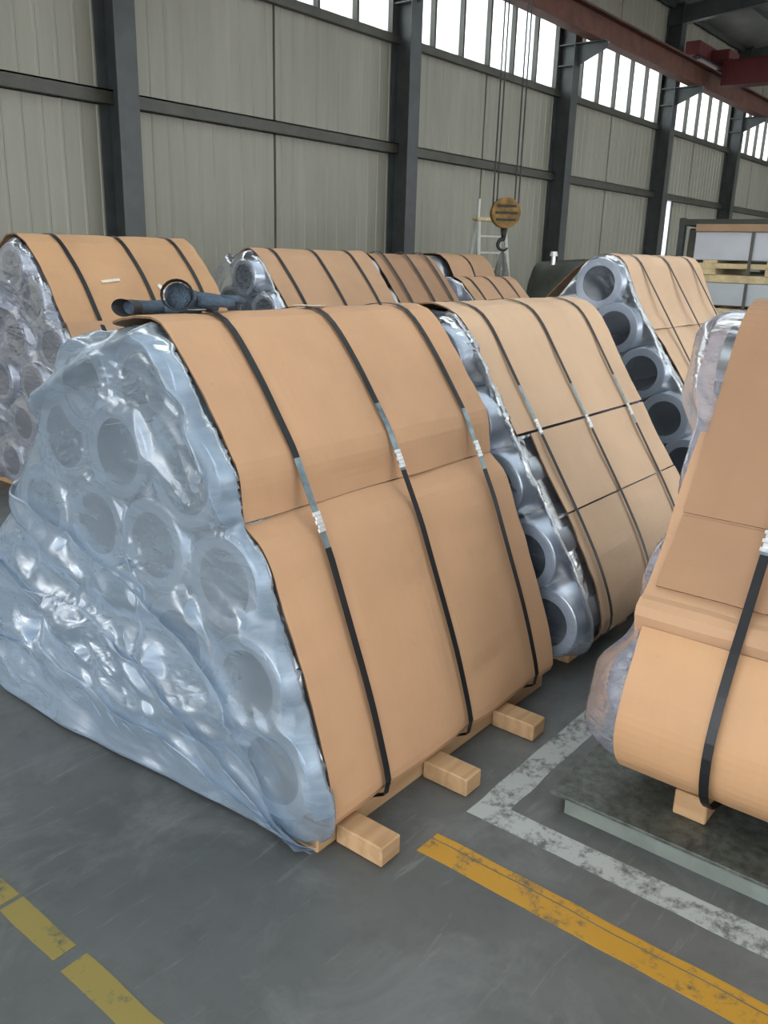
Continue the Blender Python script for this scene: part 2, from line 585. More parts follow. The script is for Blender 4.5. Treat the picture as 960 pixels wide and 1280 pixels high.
def bridge(x, label):
    r = empty('crane_bridge', (x, 9.5, 6.793))
    boxes('end_truck', [(-1.3, 1.3, -0.2, 0.2, 0.06, 0.40), (-0.4, 0.4, -0.7, -0.1, 0.052, 0.3)], 'red', r, 0.02)
    for sx in (-1.0, 1.0):
        bm = bmesh.new()
        bm_cyl(bm, (sx, -0.08, 0.14), (sx, 0.08, 0.14), 0.14, 16)
        link_obj('wheel', bm_mesh('wheel', bm), 'col_steel', r)
    boxes('girder', [(-0.3, 0.3, -25.0, -0.5, -0.58, 0.05)], 'red', r, 0.02)
    tag(r, label, 'crane')
    return r


bridge(26.0, 'dark red overhead crane bridge at the upper right under the roof')
bridge(10.75, 'red overhead crane bridge above the frame carrying the hook ropes')


# ------------------------------------------------------------------ bundle builder
def smooth_profile(pts, it=2):
    p = [np.array(q, float) for q in pts]
    for _ in range(it):
        q = [p[0]]
        for a, b in zip(p[:-1], p[1:]):
            q += [a * 0.78 + b * 0.22, a * 0.22 + b * 0.78]
        q.append(p[-1])
        p = q
    return np.array(p)


def resample(p, n):
    d = np.r_[0, np.cumsum(np.hypot(*np.diff(p, axis=0).T))]
    s = np.linspace(0, d[-1], n)
    return np.c_[np.interp(s, d, p[:, 0]), np.interp(s, d, p[:, 1])], s


def normals(p):
    t = np.gradient(p, axis=0)
    t /= np.maximum(np.hypot(t[:, 0], t[:, 1]), 1e-9)[:, None]
    return np.c_[t[:, 1], -t[:, 0]]


def nz(x, y, z, s):
    return noise.noise(Vector((x * s, y * s, z * s)))


def card_sheet(name, prof, ua, ub, mat, parent, th=0.006, wav=0.006, seed=0.0, it=2, off=0.0, nu=44, straps=()):
    """a bent sheet of cardboard: profile swept along u, with its own thickness, waves and ragged ends"""
    p = smooth_profile(prof, it)
    L = np.hypot(*np.diff(p, axis=0).T).sum()
    p, s = resample(p, max(10, int(L / 0.022)))
    nr = normals(p)
    n = len(p)
    V, Fc = [], []
    for layer in (1, 0):
        for i in range(n):
            t = i / (n - 1)
            a = ua(t) if callable(ua) else ua
            b = ub(t) if callable(ub) else ub
            a += 0.006 * nz(s[i], seed, 3.1, 6)
            b += 0.006 * nz(s[i], seed, 7.7, 6)
            for j in range(nu + 1):
                u = a + (b - a) * j / nu
                h = wav * (nz(u, s[i], seed, 3.2) + 0.5 * nz(u * 0.6, s[i] * 2, seed + 5, 7.0))
                for us in straps:
                    g = math.exp(-((u - us) / 0.05) ** 2)
                    h = h * (1 - g) - wav * 0.7 * g
                o = off + h + th * layer
                V.append((u, p[i, 0] + nr[i, 0] * o, p[i, 1] + nr[i, 1] * o))
    w = nu + 1
    K = n * w
    for i in range(n - 1):
        for j in range(nu):
            q = (i * w + j, i * w + j + 1, (i + 1) * w + j + 1, (i + 1) * w + j)
            Fc.append(q[::-1])
            Fc.append(tuple(x + K for x in q))
    rim = [j for j in range(w)] + [i * w + nu for i in range(1, n)] + [(n - 1) * w + j for j in range(nu - 1, -1, -1)] + [i * w for i in range(n - 2, 0, -1)]
    for a, b in zip(rim, rim[1:] + rim[:1]):
        Fc.append((a, b, b + K, a + K))
    mid = [0] * (len(Fc) - len(rim)) + [1] * len(rim)
    return link_obj(name, mesh(name, V, Fc, False, mid), [mat, 'card_edge'], parent)


def hull_path(p):
    st = []
    for q in p:
        while len(st) >= 2:
            a, b = st[-2], st[-1]
            if (b[0] - a[0]) * (q[1] - b[1]) - (b[1] - a[1]) * (q[0] - b[0]) <= 1e-9:
                st.pop()
            else:
                break
        st.append(q)
    return np.array(st)


def strap_part(prof, u, parent, width=0.024, seal_z=None, off=0.0175, seal_len=0.062, lean=0.0, wide_z=None):
    p = hull_path(smooth_profile(prof, 2))
    p, s = resample(p, 60)
    nr = normals(p)
    V, Fc, mid = [], [], []
    n = len(p)
    for i in range(n):
        uu = u + lean * (s[i] / s[-1] - 0.5)
        for du, th in ((-1, 0), (1, 0), (1, 1), (-1, 1)):
            o = off + 0.0016 * th
            V.append((uu + du * width / 2, p[i, 0] + nr[i, 0] * o, p[i, 1] + nr[i, 1] * o))
    for i in range(n - 1):
        zc = (p[i, 1] + p[i + 1, 1]) / 2
        for k in range(4):
            k2 = (k + 1) % 4
            Fc.append((4 * i + k, 4 * i + k2, 4 * i + 4 + k2, 4 * i + 4 + k))
            mid.append(1 if seal_z is not None and seal_z - 0.05 < zc < seal_z + 0.16 else 0)
    Fc += [(0, 3, 2, 1), (4 * n - 4, 4 * n - 3, 4 * n - 2, 4 * n - 1)]
    mid += [0, 0]
    st = link_obj('strap', mesh('strap', V, Fc, False, mid), ['strap', 'strap_steel'], parent)
    if seal_z is not None:
        i = int(np.argmin(np.abs(p[:, 1] - seal_z)))
        t = np.array([-nr[i, 1], nr[i, 0]])
        bm = bmesh.new()
        uu = u + lean * (s[i] / s[-1] - 0.5)
        ang = math.atan2(-nr[i, 0], nr[i, 1])
        R = Matrix.Rotation(ang, 3, 'X')
        for k in range(-2, 3):
            c = p[i] + nr[i] * (off + 0.003) + t * k * seal_len / 5
            bm_box(bm, (uu + (0.0015 if k % 2 else -0.0015), c[0], c[1]), (width * (1.22 if k % 2 == 0 else 1.05), seal_len / 5.4, 0.006 if k % 2 == 0 else 0.0045), 0.001, R)
        link_obj('seal', bm_mesh('seal', bm), 'seal', st)
    return st


ROLLS = {}


def roll_mesh(r, ri, L):
    key = (round(r, 3), round(ri, 3), round(L, 2))
    if key in ROLLS:
        return ROLLS[key]
    seg = 40
    V, Fc, mid = [], [], []
    ringsp = [(0.0, ri), (0.0, r - 0.006), (0.004, r), (L - 0.004, r), (L, r - 0.006), (L, ri)]
    for u, rr in ringsp:
        for k in range(seg):
            a = 2 * math.pi * k / seg
            V.append((u, rr * math.cos(a), rr * math.sin(a)))
    n = len(ringsp)
    for i in range(n):
        i2 = (i + 1) % n
        for k in range(seg):
            k2 = (k + 1) % seg
            Fc.append((i * seg + k, i2 * seg + k, i2 * seg + k2, i * seg + k2)[::-1])
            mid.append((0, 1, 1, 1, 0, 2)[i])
    me = mesh('roll', V, Fc, False, mid)
    sm = [m != 0 for m in mid]
    me.polygons.foreach_set('use_smooth', sm)
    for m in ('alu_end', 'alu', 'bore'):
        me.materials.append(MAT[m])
    ROLLS[key] = me
    return me


def film_end(name, rolls, outline, mat, parent, face=0.0, back=0.14, ridges=(), seed=0.0, amp=0.006, big=0.012, sag=0.05, NR=90, NA=200, shrink=0.96, centre=None, prof=None, layers=(), crisp=0.0, prof_u=-0.012, lean=None):
    """wrapping film over the end of a stack: hugs the roll ends, sags between them, folds back round the sides"""
    out = np.array(outline, float)
    c = np.array(centre, float) if centre is not None else out.mean(0)
    ang = np.unwrap(np.arctan2(out[:, 1] - c[1], out[:, 0] - c[0]))
    if ang[-1] < ang[0]:
        out = out[::-1]
        ang = np.unwrap(np.arctan2(out[:, 1] - c[1], out[:, 0] - c[0]))
    cl = np.r_[out, out[:1]]
    # radius of outline along each direction
    th = np.linspace(0, 2 * np.pi, NA, endpoint=False)
    rad = np.zeros(NA)
    for k, a in enumerate(th):
        d = np.array([np.cos(a), np.sin(a)])
        best = 0
        for p, q in zip(cl[:-1], cl[1:]):
            e = q - p
            den = d[0] * (-e[1]) + d[1] * e[0]
            if abs(den) < 1e-12:
                continue
            w = p - c
            t = (w[0] * (-e[1]) + w[1] * e[0]) / den
            s_ = (d[0] * w[1] - d[1] * w[0]) / den
            if t > 0 and -1e-6 <= s_ <= 1 + 1e-6:
                best = max(best, t)
        rad[k] = best
    for _ in range(2):
        rad = (np.roll(rad, 1) + 2 * rad + np.roll(rad, -1)) / 4
    sr = np.linspace(0.0, 1, NR) ** 0.85
    Vv = c[0] + sr[:, None] * (rad * np.cos(th))[None]
    Zz = c[1] + sr[:, None] * (rad * np.sin(th))[None]
    U = np.full_like(Vv, sag)
    for (v, z, r, du) in rolls:
        d = np.hypot(Vv - v, Zz - z) - r
        U = np.minimum(U, du - 0.006 + np.clip(d, 0, None) * 0.9)
    U = U + face
    for _ in range(10):
        U2 = (U + np.roll(U, 1, 1) + np.roll(U, -1, 1)) / 3
        U2[1:-1] = (U2[1:-1] * 2 + U2[:-2] + U2[2:]) / 4
        U = np.minimum(U2, U + 0.004)
    for (pl, w, a) in ridges:
        pl = np.array(pl, float)
        D = np.full_like(Vv, 9.0)
        for p, q in zip(pl[:-1], pl[1:]):
            e = q - p
            t = np.clip(((Vv - p[0]) * e[0] + (Zz - p[1]) * e[1]) / (e @ e), 0, 1)
            D = np.minimum(D, np.hypot(Vv - p[0] - t * e[0], Zz - p[1] - t * e[1]))
        U = U - a * np.exp(-(D / w) ** 2)
    if lean:
        k0 = np.clip(Zz / 0.22, 0, 1)
        U = U * k0 + (face - 0.075) * (1 - k0)
    if lean:                          # slack film splays outwards towards the floor
        U = U - lean[0] * np.clip((Vv - lean[1]) / lean[2], 0, 1) * np.clip((0.55 - Zz) / 0.55, 0, 1)
    N1 = np.zeros_like(U)
    for i in range(NR):
        for k in range(NA):
            x, y = Vv[i, k], Zz[i, k]
            # creases run obliquely across the face
            xr, yr = x * 0.86 + y * 0.5, -x * 0.5 + y * 0.86
            low = min(1.0, max(0.0, (y - 0.02) / 0.15))
            N1[i, k] = -amp * low * (1 - abs(noise.noise(Vector((xr * 4, yr * 13, seed)))) * 3) * max(0, 0.35 + noise.noise(Vector((x * 2, y * 2, seed + 9)))) \
                - big * low * noise.noise(Vector((x * 3.0, y * 4.0, seed + 4)))
    U = U + N1
    if crisp:
        for i in range(NR):
            for k in range(NA):
                x, y = Vv[i, k], Zz[i, k]
                m = noise.noise(Vector((x * 3.1, y * 3.7, seed + 20)))
                if m > 0.12 and y > 0.1:
                    q = noise.noise(Vector((x * 17 + y * 9, y * 30, seed + 30)))
                    U[i, k] -= crisp * min(1, (m - 0.12) * 5) * (1 - min(1, abs(q) * 4))
    # rounding over towards the outline
    rr = np.clip((sr - 0.95) / 0.05, 0, 1)[:, None]
    U = U + 0.04 * rr ** 2
    for (v, z, r, du) in rolls:      # never let a coil end poke through
        d = np.hypot(Vv - v, Zz - z) - r
        U = np.minimum(U, face + du - 0.006 + np.clip(d + 0.004, 0, None) * 3.0)
    Vs, Fc = [], []
    for i in range(NR):
        for k in range(NA):
            Vs.append((U[i, k], Vv[i, k], Zz[i, k]))
    K = 6
    for j in range(1, K + 1):
        t = j / K
        for k in range(NA):
            f = shrink + (1 - shrink) * (1 - t)
            u = U[NR - 1, k] * (1 - t) + back * t
            wob = 1 + 0.006 * math.sin(k * 0.9 + j) * (1 - t)
            Vs.append((u, c[0] + rad[k] * math.cos(th[k]) * f * wob, c[1] + rad[k] * math.sin(th[k]) * f * wob))
    if prof is not None:              # keep the film tucked under the cardboard
        A = np.array([tuple(map(float, q)) for q in Vs])
        pp, _ = resample(smooth_profile(prof, 2), 260)
        nr = normals(pp)
        idx = np.where(A[:, 0] > prof_u)[0]
        for i in idx:
            d = np.hypot(pp[:, 0] - A[i, 1], pp[:, 1] - A[i, 2])
            j = int(np.argmin(d))
            if j in (0, len(pp) - 1):
                continue
            sd = (A[i, 1] - pp[j, 0]) * nr[j, 0] + (A[i, 2] - pp[j, 1]) * nr[j, 1]
            if sd > -0.012:
                A[i, 1] -= nr[j, 0] * (sd + 0.012)
                A[i, 2] -= nr[j, 1] * (sd + 0.012)
        Vs = A
    T = NR + K
    for i in range(T - 1):
        if i == 0:
            continue
        for k in range(NA):
            k2 = (k + 1) % NA
            Fc.append((i * NA + k, i * NA + k2, (i + 1) * NA + k2, (i + 1) * NA + k)[::-1])
    # closing fan at the middle (row 0 is one point repeated)
    for k in range(NA):
        Fc.append((0, NA + (k + 1) % NA, NA + k))
    main = link_obj(name, mesh(name, Vs, Fc, True), mat, parent)
    # loose outer layers: the part of the film below a hem line, lifted a little and rippled
    A = np.array([tuple(map(float, q)) for q in Vs])
    for li, (pl, lift) in enumerate(layers):
        pl = np.array(sorted(pl))
        hem = np.interp(A[:, 1], pl[:, 0], pl[:, 1])
        hem = hem + np.array([0.02 * noise.noise(Vector((q[1] * 6, li * 3.0, 0.5))) for q in A])
        dz = hem - A[:, 2]
        B = A.copy()
        # draw the border vertices onto the hem so that its edge is clean
        snap = (dz < 0) & (dz > -0.02)
        B[snap, 2] = hem[snap]
        dd = np.clip(dz, 0, None)
        rip = np.array([noise.noise(Vector((q[1] * 5 + q[2] * 4, q[2] * 16 - q[1] * 3, li * 7.0))) for q in A])
        inner = np.clip((-0.0 - A[:, 0]) / 0.02, 0, 1)
        B[:, 0] -= (0.006 + lift * np.exp(-dd / 0.045) + 0.005 * np.abs(rip)) * inner + 0.003
        keep = [f for f in Fc if all(dz[i] > -0.02 and A[i, 0] < 0.02 for i in f)]
        used = sorted({i for f in keep for i in f})
        mp = {o_: n_ for n_, o_ in enumerate(used)}
        link_obj('film_fold', mesh('film_fold', B[used], [tuple(mp[i] for i in f) for f in keep], True), mat, parent)
    return main


def bundle(label, loc, L, v0, sheets, rolls, straps, strap_prof, film_spec=None, rotz=0.0, strap_off=0.0175, skids=None, bore=0.68, name='coil_bundle',
           group='wrapped bundles of metal coils', strap_w=0.024):
    """sheets: (profile, ua, ub, material, offset, smoothing); rolls: (v,z,r,du); everything in absolute v, moved by -v0"""
    r = empty(name, loc, rotz)
    rolls = fit_rolls(rolls, strap_prof)
    tag(r, label, 'coil bundle', group)
    sh = lambda pr: [(a - v0, b) for a, b in pr]
    us = [s[0] for s in straps]
    for i, (pr, ua, ub, m, off, it, *wv) in enumerate(sheets):
        card_sheet('cardboard_sheet', sh(pr), ua, ub, m, r, seed=loc[0] * 3 + i * 1.7, it=it, off=off, straps=us, wav=wv[0] if wv else 0.006)
    for (v, z, rr, du) in rolls:
        me = roll_mesh(rr, rr * bore, L + 0.02)
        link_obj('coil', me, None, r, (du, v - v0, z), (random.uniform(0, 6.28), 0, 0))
    for (u, sz) in straps:
        strap_part(sh(strap_prof), u, r, seal_z=sz, width=strap_w, off=strap_off)
    if film_spec:
        f = dict(film_spec)
        f['centre'] = (f['centre'][0] - v0, f['centre'][1])
        f['layers'] = [(sh(pl), a) for pl, a in f.pop('layers', ())]
        film_end('plastic_film', [(v - v0, z, rr, du) for v, z, rr, du in rolls], sh(f.pop('outline')), f.pop('mat', 'film'), r, prof=sh(strap_prof),
                 ridges=[(sh(pl), w, a) for pl, w, a in f.pop('ridges', ())], **f)
    for (x0, x1, y0, y1, z0, z1) in (skids or []):
        boxes('skid', [(x0, x1, y0 - v0, y1 - v0, z0, z1)], 'skid', r, 0.004)
    return r


def fit_rolls(rolls, prof, gap=0.004):
    """push every coil inside the cardboard skin and off its row neighbours"""
    p, _ = resample(smooth_profile(prof, 2), 300)
    nr = normals(p)
    done, rows = [], {}
    for v, z, r, du in rolls:
        for _ in range(30):
            d = np.hypot(p[:, 0] - v, p[:, 1] - z)
            i = int(np.argmin(d))
            side_ = (v - p[i, 0]) * nr[i, 0] + (z - p[i, 1]) * nr[i, 1]
            sd = -d[i] if side_ > 0 else d[i]
            if sd >= r + gap:
                break
            v -= nr[i, 0] * (r + gap - sd) * 0.7
            z -= nr[i, 1] * (r + gap - sd) * 0.7
        z = max(z, r + 0.064)
        for v2, z2, r2 in done:
            if abs(z - z2) < 0.08 and v2 <= v + 0.05 and v - v2 < r + r2:
                v = v2 + r + r2 + 0.002
        done.append((v, z, r))
        rows[len(rows)] = (v, z, r, du)
    return list(rows.values())


def stack(prof, vc, r, zs, seed, du0=-0.06):
    """coil centres in rows, kept inside the cardboard slope"""
    rnd = random.Random(seed)
    p = np.array(prof)[::-1]
    p = p[:int(np.argmax(p[:, 1])) + 1]
    p = p[np.argsort(p[:, 1])]
    o = []
    for z in zs:
        vr = float(np.interp(z, p[:, 1], p[:, 0])) + r * 1.14
        vl = max(vr, 2 * vc - vr)
        n = int((vl - vr) / (2 * r)) + 1
        stp = (vl - vr) / (n - 1) if n > 1 else 0
        for k in range(n):
            o.append((vr + stp * k, z, r, du0 + rnd.uniform(-0.02, 0.01)))
    return o


# ---- front bundle (the largest, nearest)
FX = 1.5
up_prof = [(2.62, 1.16), (2.34, 1.34), (2.12, 1.40), (2.00, 1.40), (1.93, 1.345), (1.83, 1.225), (1.74, 1.095), (1.685, 1.02), (1.672, 0.885)]
lo_prof = [(1.669, 0.880), (1.655, 0.867), (1.58, 0.815), (1.50, 0.613), (1.395, 0.361), (1.322, 0.13), (1.322, 0.09), (1.35, 0.068), (1.44, 0.062)]
all_prof = up_prof[:-1] + [(1.68, 0.90)] + lo_prof[2:]
rolls = []
rnd = random.Random(3)
for (v, z, n, sp) in ((1.45, 0.205, 5, 0.335), (1.515, 0.48, 5, 0.31), (1.635, 0.755, 4, 0.32), (1.80, 1.015, 3, 0.31), (1.985, 1.25, 2, 0.31)):
    for k in range(n):
        rolls.append((v + sp * k, z - (0.05 if z > 1.2 and k else 0), 0.147, -0.055 + rnd.uniform(-0.012, 0.01)))
outline = [(2.00, 1.405), (1.90, 1.33), (1.80, 1.21), (1.665, 1.03), (1.64, 0.93), (1.63, 0.88), (1.55, 0.80), (1.48, 0.61), (1.375, 0.36), (1.30, 0.16),
           (1.30, 0.08), (1.36, 0.012), (1.55, 0.004), (2.0, 0.004), (2.4, 0.004), (2.86, 0.006), (2.96, 0.08), (3.0, 0.42), (2.95, 0.66), (2.84, 0.93),
           (2.74, 1.08), (2.60, 1.20), (2.42, 1.29), (2.28, 1.37), (2.16, 1.385), (2.09, 1.37)]
ridges = [([(2.9, 0.80), (2.55, 0.63), (2.2, 0.55), (1.6, 0.60)], 0.05, 0.03),
          ([(2.92, 0.56), (2.62, 0.48), (2.35, 0.42), (2.0, 0.40)], 0.045, 0.03),
          ([(2.5, 0.42), (2.2, 0.33), (1.85, 0.30), (1.42, 0.36)], 0.04, 0.025),
          ([(2.85, 0.30), (2.5, 0.22), (2.05, 0.15)], 0.05, 0.02),
          ([(2.45, 0.36), (2.1, 0.22), (1.6, 0.26)], 0.035, 0.02),
          ([(2.75, 1.06), (2.4, 1.19), (2.12, 1.33), (1.98, 1.38)], 0.03, 0.05),
          ([(1.97, 1.37), (1.84, 1.2), (1.72, 1.03), (1.69, 0.9)], 0.025, 0.03)]
skids = []
for x in (1.53, 1.945, 2.36):
    skids.append((x - FX, x + 0.085 - FX, 1.18, 1.345, 0.001, 0.062))
for y in (1.35, 1.98, 2.62):
    skids.append((-0.04 if y < 1.5 else 0.08, 1.24, y, y + 0.10, 0.001, 0.055))
front = bundle('large tan cardboard bundle of metal coils with milky plastic over its end, nearest the camera', (FX, 2.1, 0), 1.25, 2.1,
       [(lo_prof, 0.0, 1.25, 'card_a', 0.0, 2, 0.008), (up_prof, lambda t: -0.005 + 0.55 * max(0, 0.36 - t) / 0.36, 1.245, 'card_a', 0.008, 1, 0.009)], rolls,
       [(0.215, 0.845), (0.655, 0.96), (1.10, 0.91)], all_prof,
       dict(outline=outline, mat='film', ridges=ridges, seed=2.0, amp=0.010, big=0.014, crisp=0.005, lean=(0.085, -0.55, 0.9),
            layers=[([(2.95, 0.85), (2.83, 0.81), (2.53, 0.725), (2.265, 0.66), (1.90, 0.57), (1.68, 0.40), (1.45, 0.08), (1.25, 0.0)], 0.018),
                    ([(2.95, 0.56), (2.63, 0.47), (2.354, 0.47), (2.037, 0.38), (1.7, 0.2), (1.4, 0.02), (1.25, 0.0)], 0.018),
                    ([(2.95, 0.24), (2.6, 0.27), (2.3, 0.22), (2.0, 0.17), (1.6, 0.08), (1.25, 0.02)], 0.015)], NR=150, NA=330, centre=(2.1, 0.68), back=0.3), skids=skids)

MAT['tape'] = plain('clear_tape', (0.75, 0.68, 0.58), 0.15, 0, 0.1, 20, 0, 0.9)


def tape(root, v0, prof, u, z, lu, lv, twist=0.0):
    p, _ = resample(smooth_profile(prof, 2), 200)
    i = int(np.argmin(np.abs(p[:, 1] - z)))
    n = normals(p)[i]
    R = Matrix.Rotation(math.atan2(-n[0], n[1]), 3, 'X') @ Matrix.Rotation(twist, 3, 'Z')
    bm = bmesh.new()
    bm_box(bm, (u, p[i, 0] - v0 + n[0] * 0.021, p[i, 1] + n[1] * 0.021), (lu, lv, 0.002), 0.0005, R)
    link_obj('tape_strip', bm_mesh('tape_strip', bm), 'tape', root)


tape(front, 2.1, all_prof, 0.69, 1.40, 0.05, 0.10, 0.4)
tape(front, 2.1, all_prof, 0.20, 1.405, 0.05, 0.03, 0.1)

# ---- second bundle, straight behind the front one
X2 = 2.93
p_up = [(2.60, 1.15), (2.35, 1.34), (2.12, 1.40), (1.98, 1.375), (1.90, 1.29), (1.80, 1.12), (1.70, 0.972), (1.663, 0.917)]
p_lo = [(1.655, 0.910), (1.59, 0.80), (1.46, 0.615)]
p_full = [(1.655, 0.910), (1.46, 0.615), (1.33, 0.40), (1.26, 0.22), (1.27, 0.13), (1.33, 0.09)]
p_mid = [(1.457, 0.610), (1.33, 0.40), (1.26, 0.22), (1.27, 0.13), (1.33, 0.085)]
rl = []
rnd = random.Random(5)
for (v, z, n, sp) in ((1.35, 0.235, 5, 0.32), (1.44, 0.515, 4, 0.32), (1.60, 0.78, 4, 0.30), (1.745, 1.015, 3, 0.30), (1.94, 1.235, 2, 0.30)):
    for k in range(n):
        rl.append((v + sp * k, z, 0.148, -0.085 + rnd.uniform(-0.01, 0.012)))
out2 = [(1.97, 1.385), (1.86, 1.29), (1.74, 1.1), (1.62, 0.9), (1.56, 0.8), (1.44, 0.62), (1.32, 0.43), (1.225, 0.24), (1.225, 0.13), (1.30, 0.08), (1.6, 0.06), (2.4, 0.06), (2.72, 0.12),
        (2.78, 0.4), (2.7, 0.7), (2.55, 1.0), (2.35, 1.25), (2.15, 1.385)]
bundle('pale cardboard bundle of coils directly behind the largest front bundle', (X2, 2.0, 0), 1.25, 2.0,
       [(p_mid, 0.10, 1.26, 'card_b', 0.006, 2, 0.012), (p_lo, 0.10, 1.25, 'card_b', 0.006, 1),
        (p_up, lambda t: -0.165 + 0.165 * min(1, max(0, (t - 0.18) / 0.25)), 1.24, 'card_b', 0.009, 1)], rl,
       [(0.17, 0.93), (0.60, 0.90), (1.05, 0.885)], p_up + p_full[1:],
       dict(outline=out2, mat='film_clear', seed=8.0, amp=0.008, big=0.01, sag=0.03, NR=100, NA=240, centre=(2.0, 0.65)),
       skids=[(x, x + 0.09, 1.36, 2.8, 0.001, 0.062) for x in (0.05, 0.55, 1.05)], strap_w=0.02)

# ---- third bundle in the same line, further right
X3 = 4.95
p3 = [(2.65, 1.35), (2.42, 1.57), (2.28, 1.625), (2.17, 1.60), (2.09, 1.43), (2.02, 1.285), (1.94, 1.205)]
p3b = [(2.0, 1.24), (1.93, 1.205), (1.73, 0.925), (1.57, 0.69), (1.33, 0.25), (1.31, 0.12), (1.36, 0.09)]
rl = []
for (v, z, n, sp) in ((1.50, 0.235, 5, 0.32), (1.58, 0.50, 5, 0.32), (1.72, 0.76, 4, 0.32), (1.90, 1.0, 3, 0.32), (2.10, 1.24, 2, 0.32), (2.265, 1.475, 1, 0.3)):
    for k in range(n):
        rl.append((v + sp * k, z, 0.15, -0.08 + rnd.uniform(-0.02, 0.012)))
out3 = [(2.25, 1.635), (2.13, 1.58), (2.06, 1.42), (1.94, 1.24), (1.86, 1.12), (1.7, 0.9), (1.54, 0.66), (1.36, 0.3), (1.33, 0.1), (1.5, 0.06), (2.9, 0.06), (3.0, 0.2), (2.95, 0.6),
        (2.75, 0.95), (2.62, 1.25), (2.46, 1.5), (2.36, 1.62)]
bundle('pinkish cardboard bundle with clear film end near the stacked white packs', (X3, 2.2, 0), 1.25, 2.2,
       [(p3b, 0.02, 1.25, 'card_b', 0.0, 2), (p3, 0.0, 1.25, 'card_b', 0.008, 1)], rl,
       [(0.22, None), (0.66, None), (1.08, None)], p3[:-1] + p3b[1:],
       dict(outline=out3, mat='film_clear', seed=14.0, amp=0.008, big=0.012, sag=0.03, NR=90, NA=200, centre=(2.2, 0.75)),
       skids=[(x, x + 0.09, 1.3, 3.0, 0.001, 0.062) for x in (0.05, 0.55, 1.05)], strap_w=0.022)

# ---- left bundle in the back row
XL = 2.8
pL = [(5.42, 1.40), (5.20, 1.63), (5.03, 1.645), (4.78, 1.405), (4.62, 1.15), (4.56, 1.06)]
pLb = [(4.60, 1.16), (4.45, 0.9), (4.2, 0.45), (4.10, 0.15), (4.14, 0.09)]
rl = stack(pL + pLb[1:], 5.1, 0.145, (0.235, 0.50, 0.76, 1.02, 1.27, 1.48), 4, -0.05)
outL = [(5.03, 1.66), (4.93, 1.58), (4.75, 1.38), (4.58, 1.1), (4.42, 0.86), (4.17, 0.4), (4.1, 0.12), (4.2, 0.06), (6.0, 0.06), (6.15, 0.3), (6.0, 0.75), (5.75, 1.1), (5.5, 1.4), (5.25, 1.64)]
left = bundle('tan cardboard bundle with crumpled grey film at the far left edge', (XL, 5.1, 0), 1.25, 5.1,
       [(pLb, 0.0, 1.25, 'card_e', 0.0, 2), (pL, 0.0, 1.25, 'card_d', 0.008, 1)], rl,
       [(0.23, None), (0.68, None), (1.10, None)], pL[:-1] + pLb[1:],
       dict(outline=outL, mat='film_grey', seed=21.0, amp=0.02, big=0.03, sag=0.06, NR=90, NA=220, centre=(5.1, 0.7)),
       skids=[(x, x + 0.09, 4.1, 6.1, 0.001, 0.062) for x in (0.05, 0.55, 1.05)], strap_w=0.03)

for u_, z_, a_, b_, c_ in ((0.42, 1.375, 0.14, 0.02, 0.1), (0.78, 1.32, 0.03, 0.08, 0.5), (0.80, 1.25, 0.1, 0.02, -0.1), (0.95, 1.35, 0.02, 0.07, 0.4)):
    tape(left, 5.1, pL, u_, z_, a_, b_, c_)

# ---- back row, middle bundles
pM = [(4.98, 1.47), (4.86, 1.575), (4.74, 1.60), (4.55, 1.40), (4.38, 1.19), (4.30, 1.08)]
pMb = [(4.34, 1.14), (4.2, 0.9), (3.95, 0.45), (3.86, 0.15), (3.9, 0.09)]
rl = stack(pM + pMb[1:], 4.77, 0.135, (0.225, 0.47, 0.71, 0.96), 6, -0.06) + [(4.49, 1.215, 0.13, -0.08), (4.92, 1.215, 0.13, -0.06), (4.69, 1.45, 0.13, -0.09)]
outM = [(4.74, 1.61), (4.62, 1.55), (4.52, 1.4), (4.34, 1.14), (4.16, 0.86), (3.92, 0.4), (3.84, 0.12), (3.95, 0.06), (5.6, 0.06), (5.68, 0.3), (5.5, 0.8), (5.3, 1.15), (5.24, 1.42), (5.1, 1.56), (4.9, 1.6)]
bundle('cardboard bundle with three shiny coil ends, beside the left bundle', (4.4, 4.75, 0), 1.25, 4.75,
       [(pMb, 0.0, 1.25, 'card_e', 0.0, 2), (pM, 0.0, 1.25, 'card_e', 0.008, 1)], rl,
       [(0.19, None), (0.62, None), (1.03, None)], pM[:-1] + pMb[1:],
       dict(outline=outM, mat='film_clear', seed=33.0, amp=0.004, big=0.008, sag=0.03, NR=80, NA=200, centre=(4.75, 0.7)),
       skids=[(x, x + 0.09, 3.9, 5.6, 0.001, 0.062) for x in (0.05, 0.55, 1.05)], strap_w=0.03)

rl = stack(pM + pMb[1:], 4.77, 0.135, (0.225, 0.47, 0.71, 0.96, 1.2, 1.44), 7, -0.04)
bundle('brown cardboard bundle in the back row, its coil end hidden by its neighbour', (5.72, 4.75, 0), 0.85, 4.75,
       [(pMb, 0.0, 0.85, 'card_e', 0.0, 2), ([(a, b - 0.015) for a, b in pM], 0.0, 0.85, 'card_c', 0.008, 1)], rl,
       [(0.14, None), (0.46, None), (0.74, None)], pM[:-1] + pMb[1:], None,
       skids=[(x, x + 0.09, 3.9, 5.6, 0.001, 0.062) for x in (0.05, 0.38, 0.7)], strap_w=0.03)

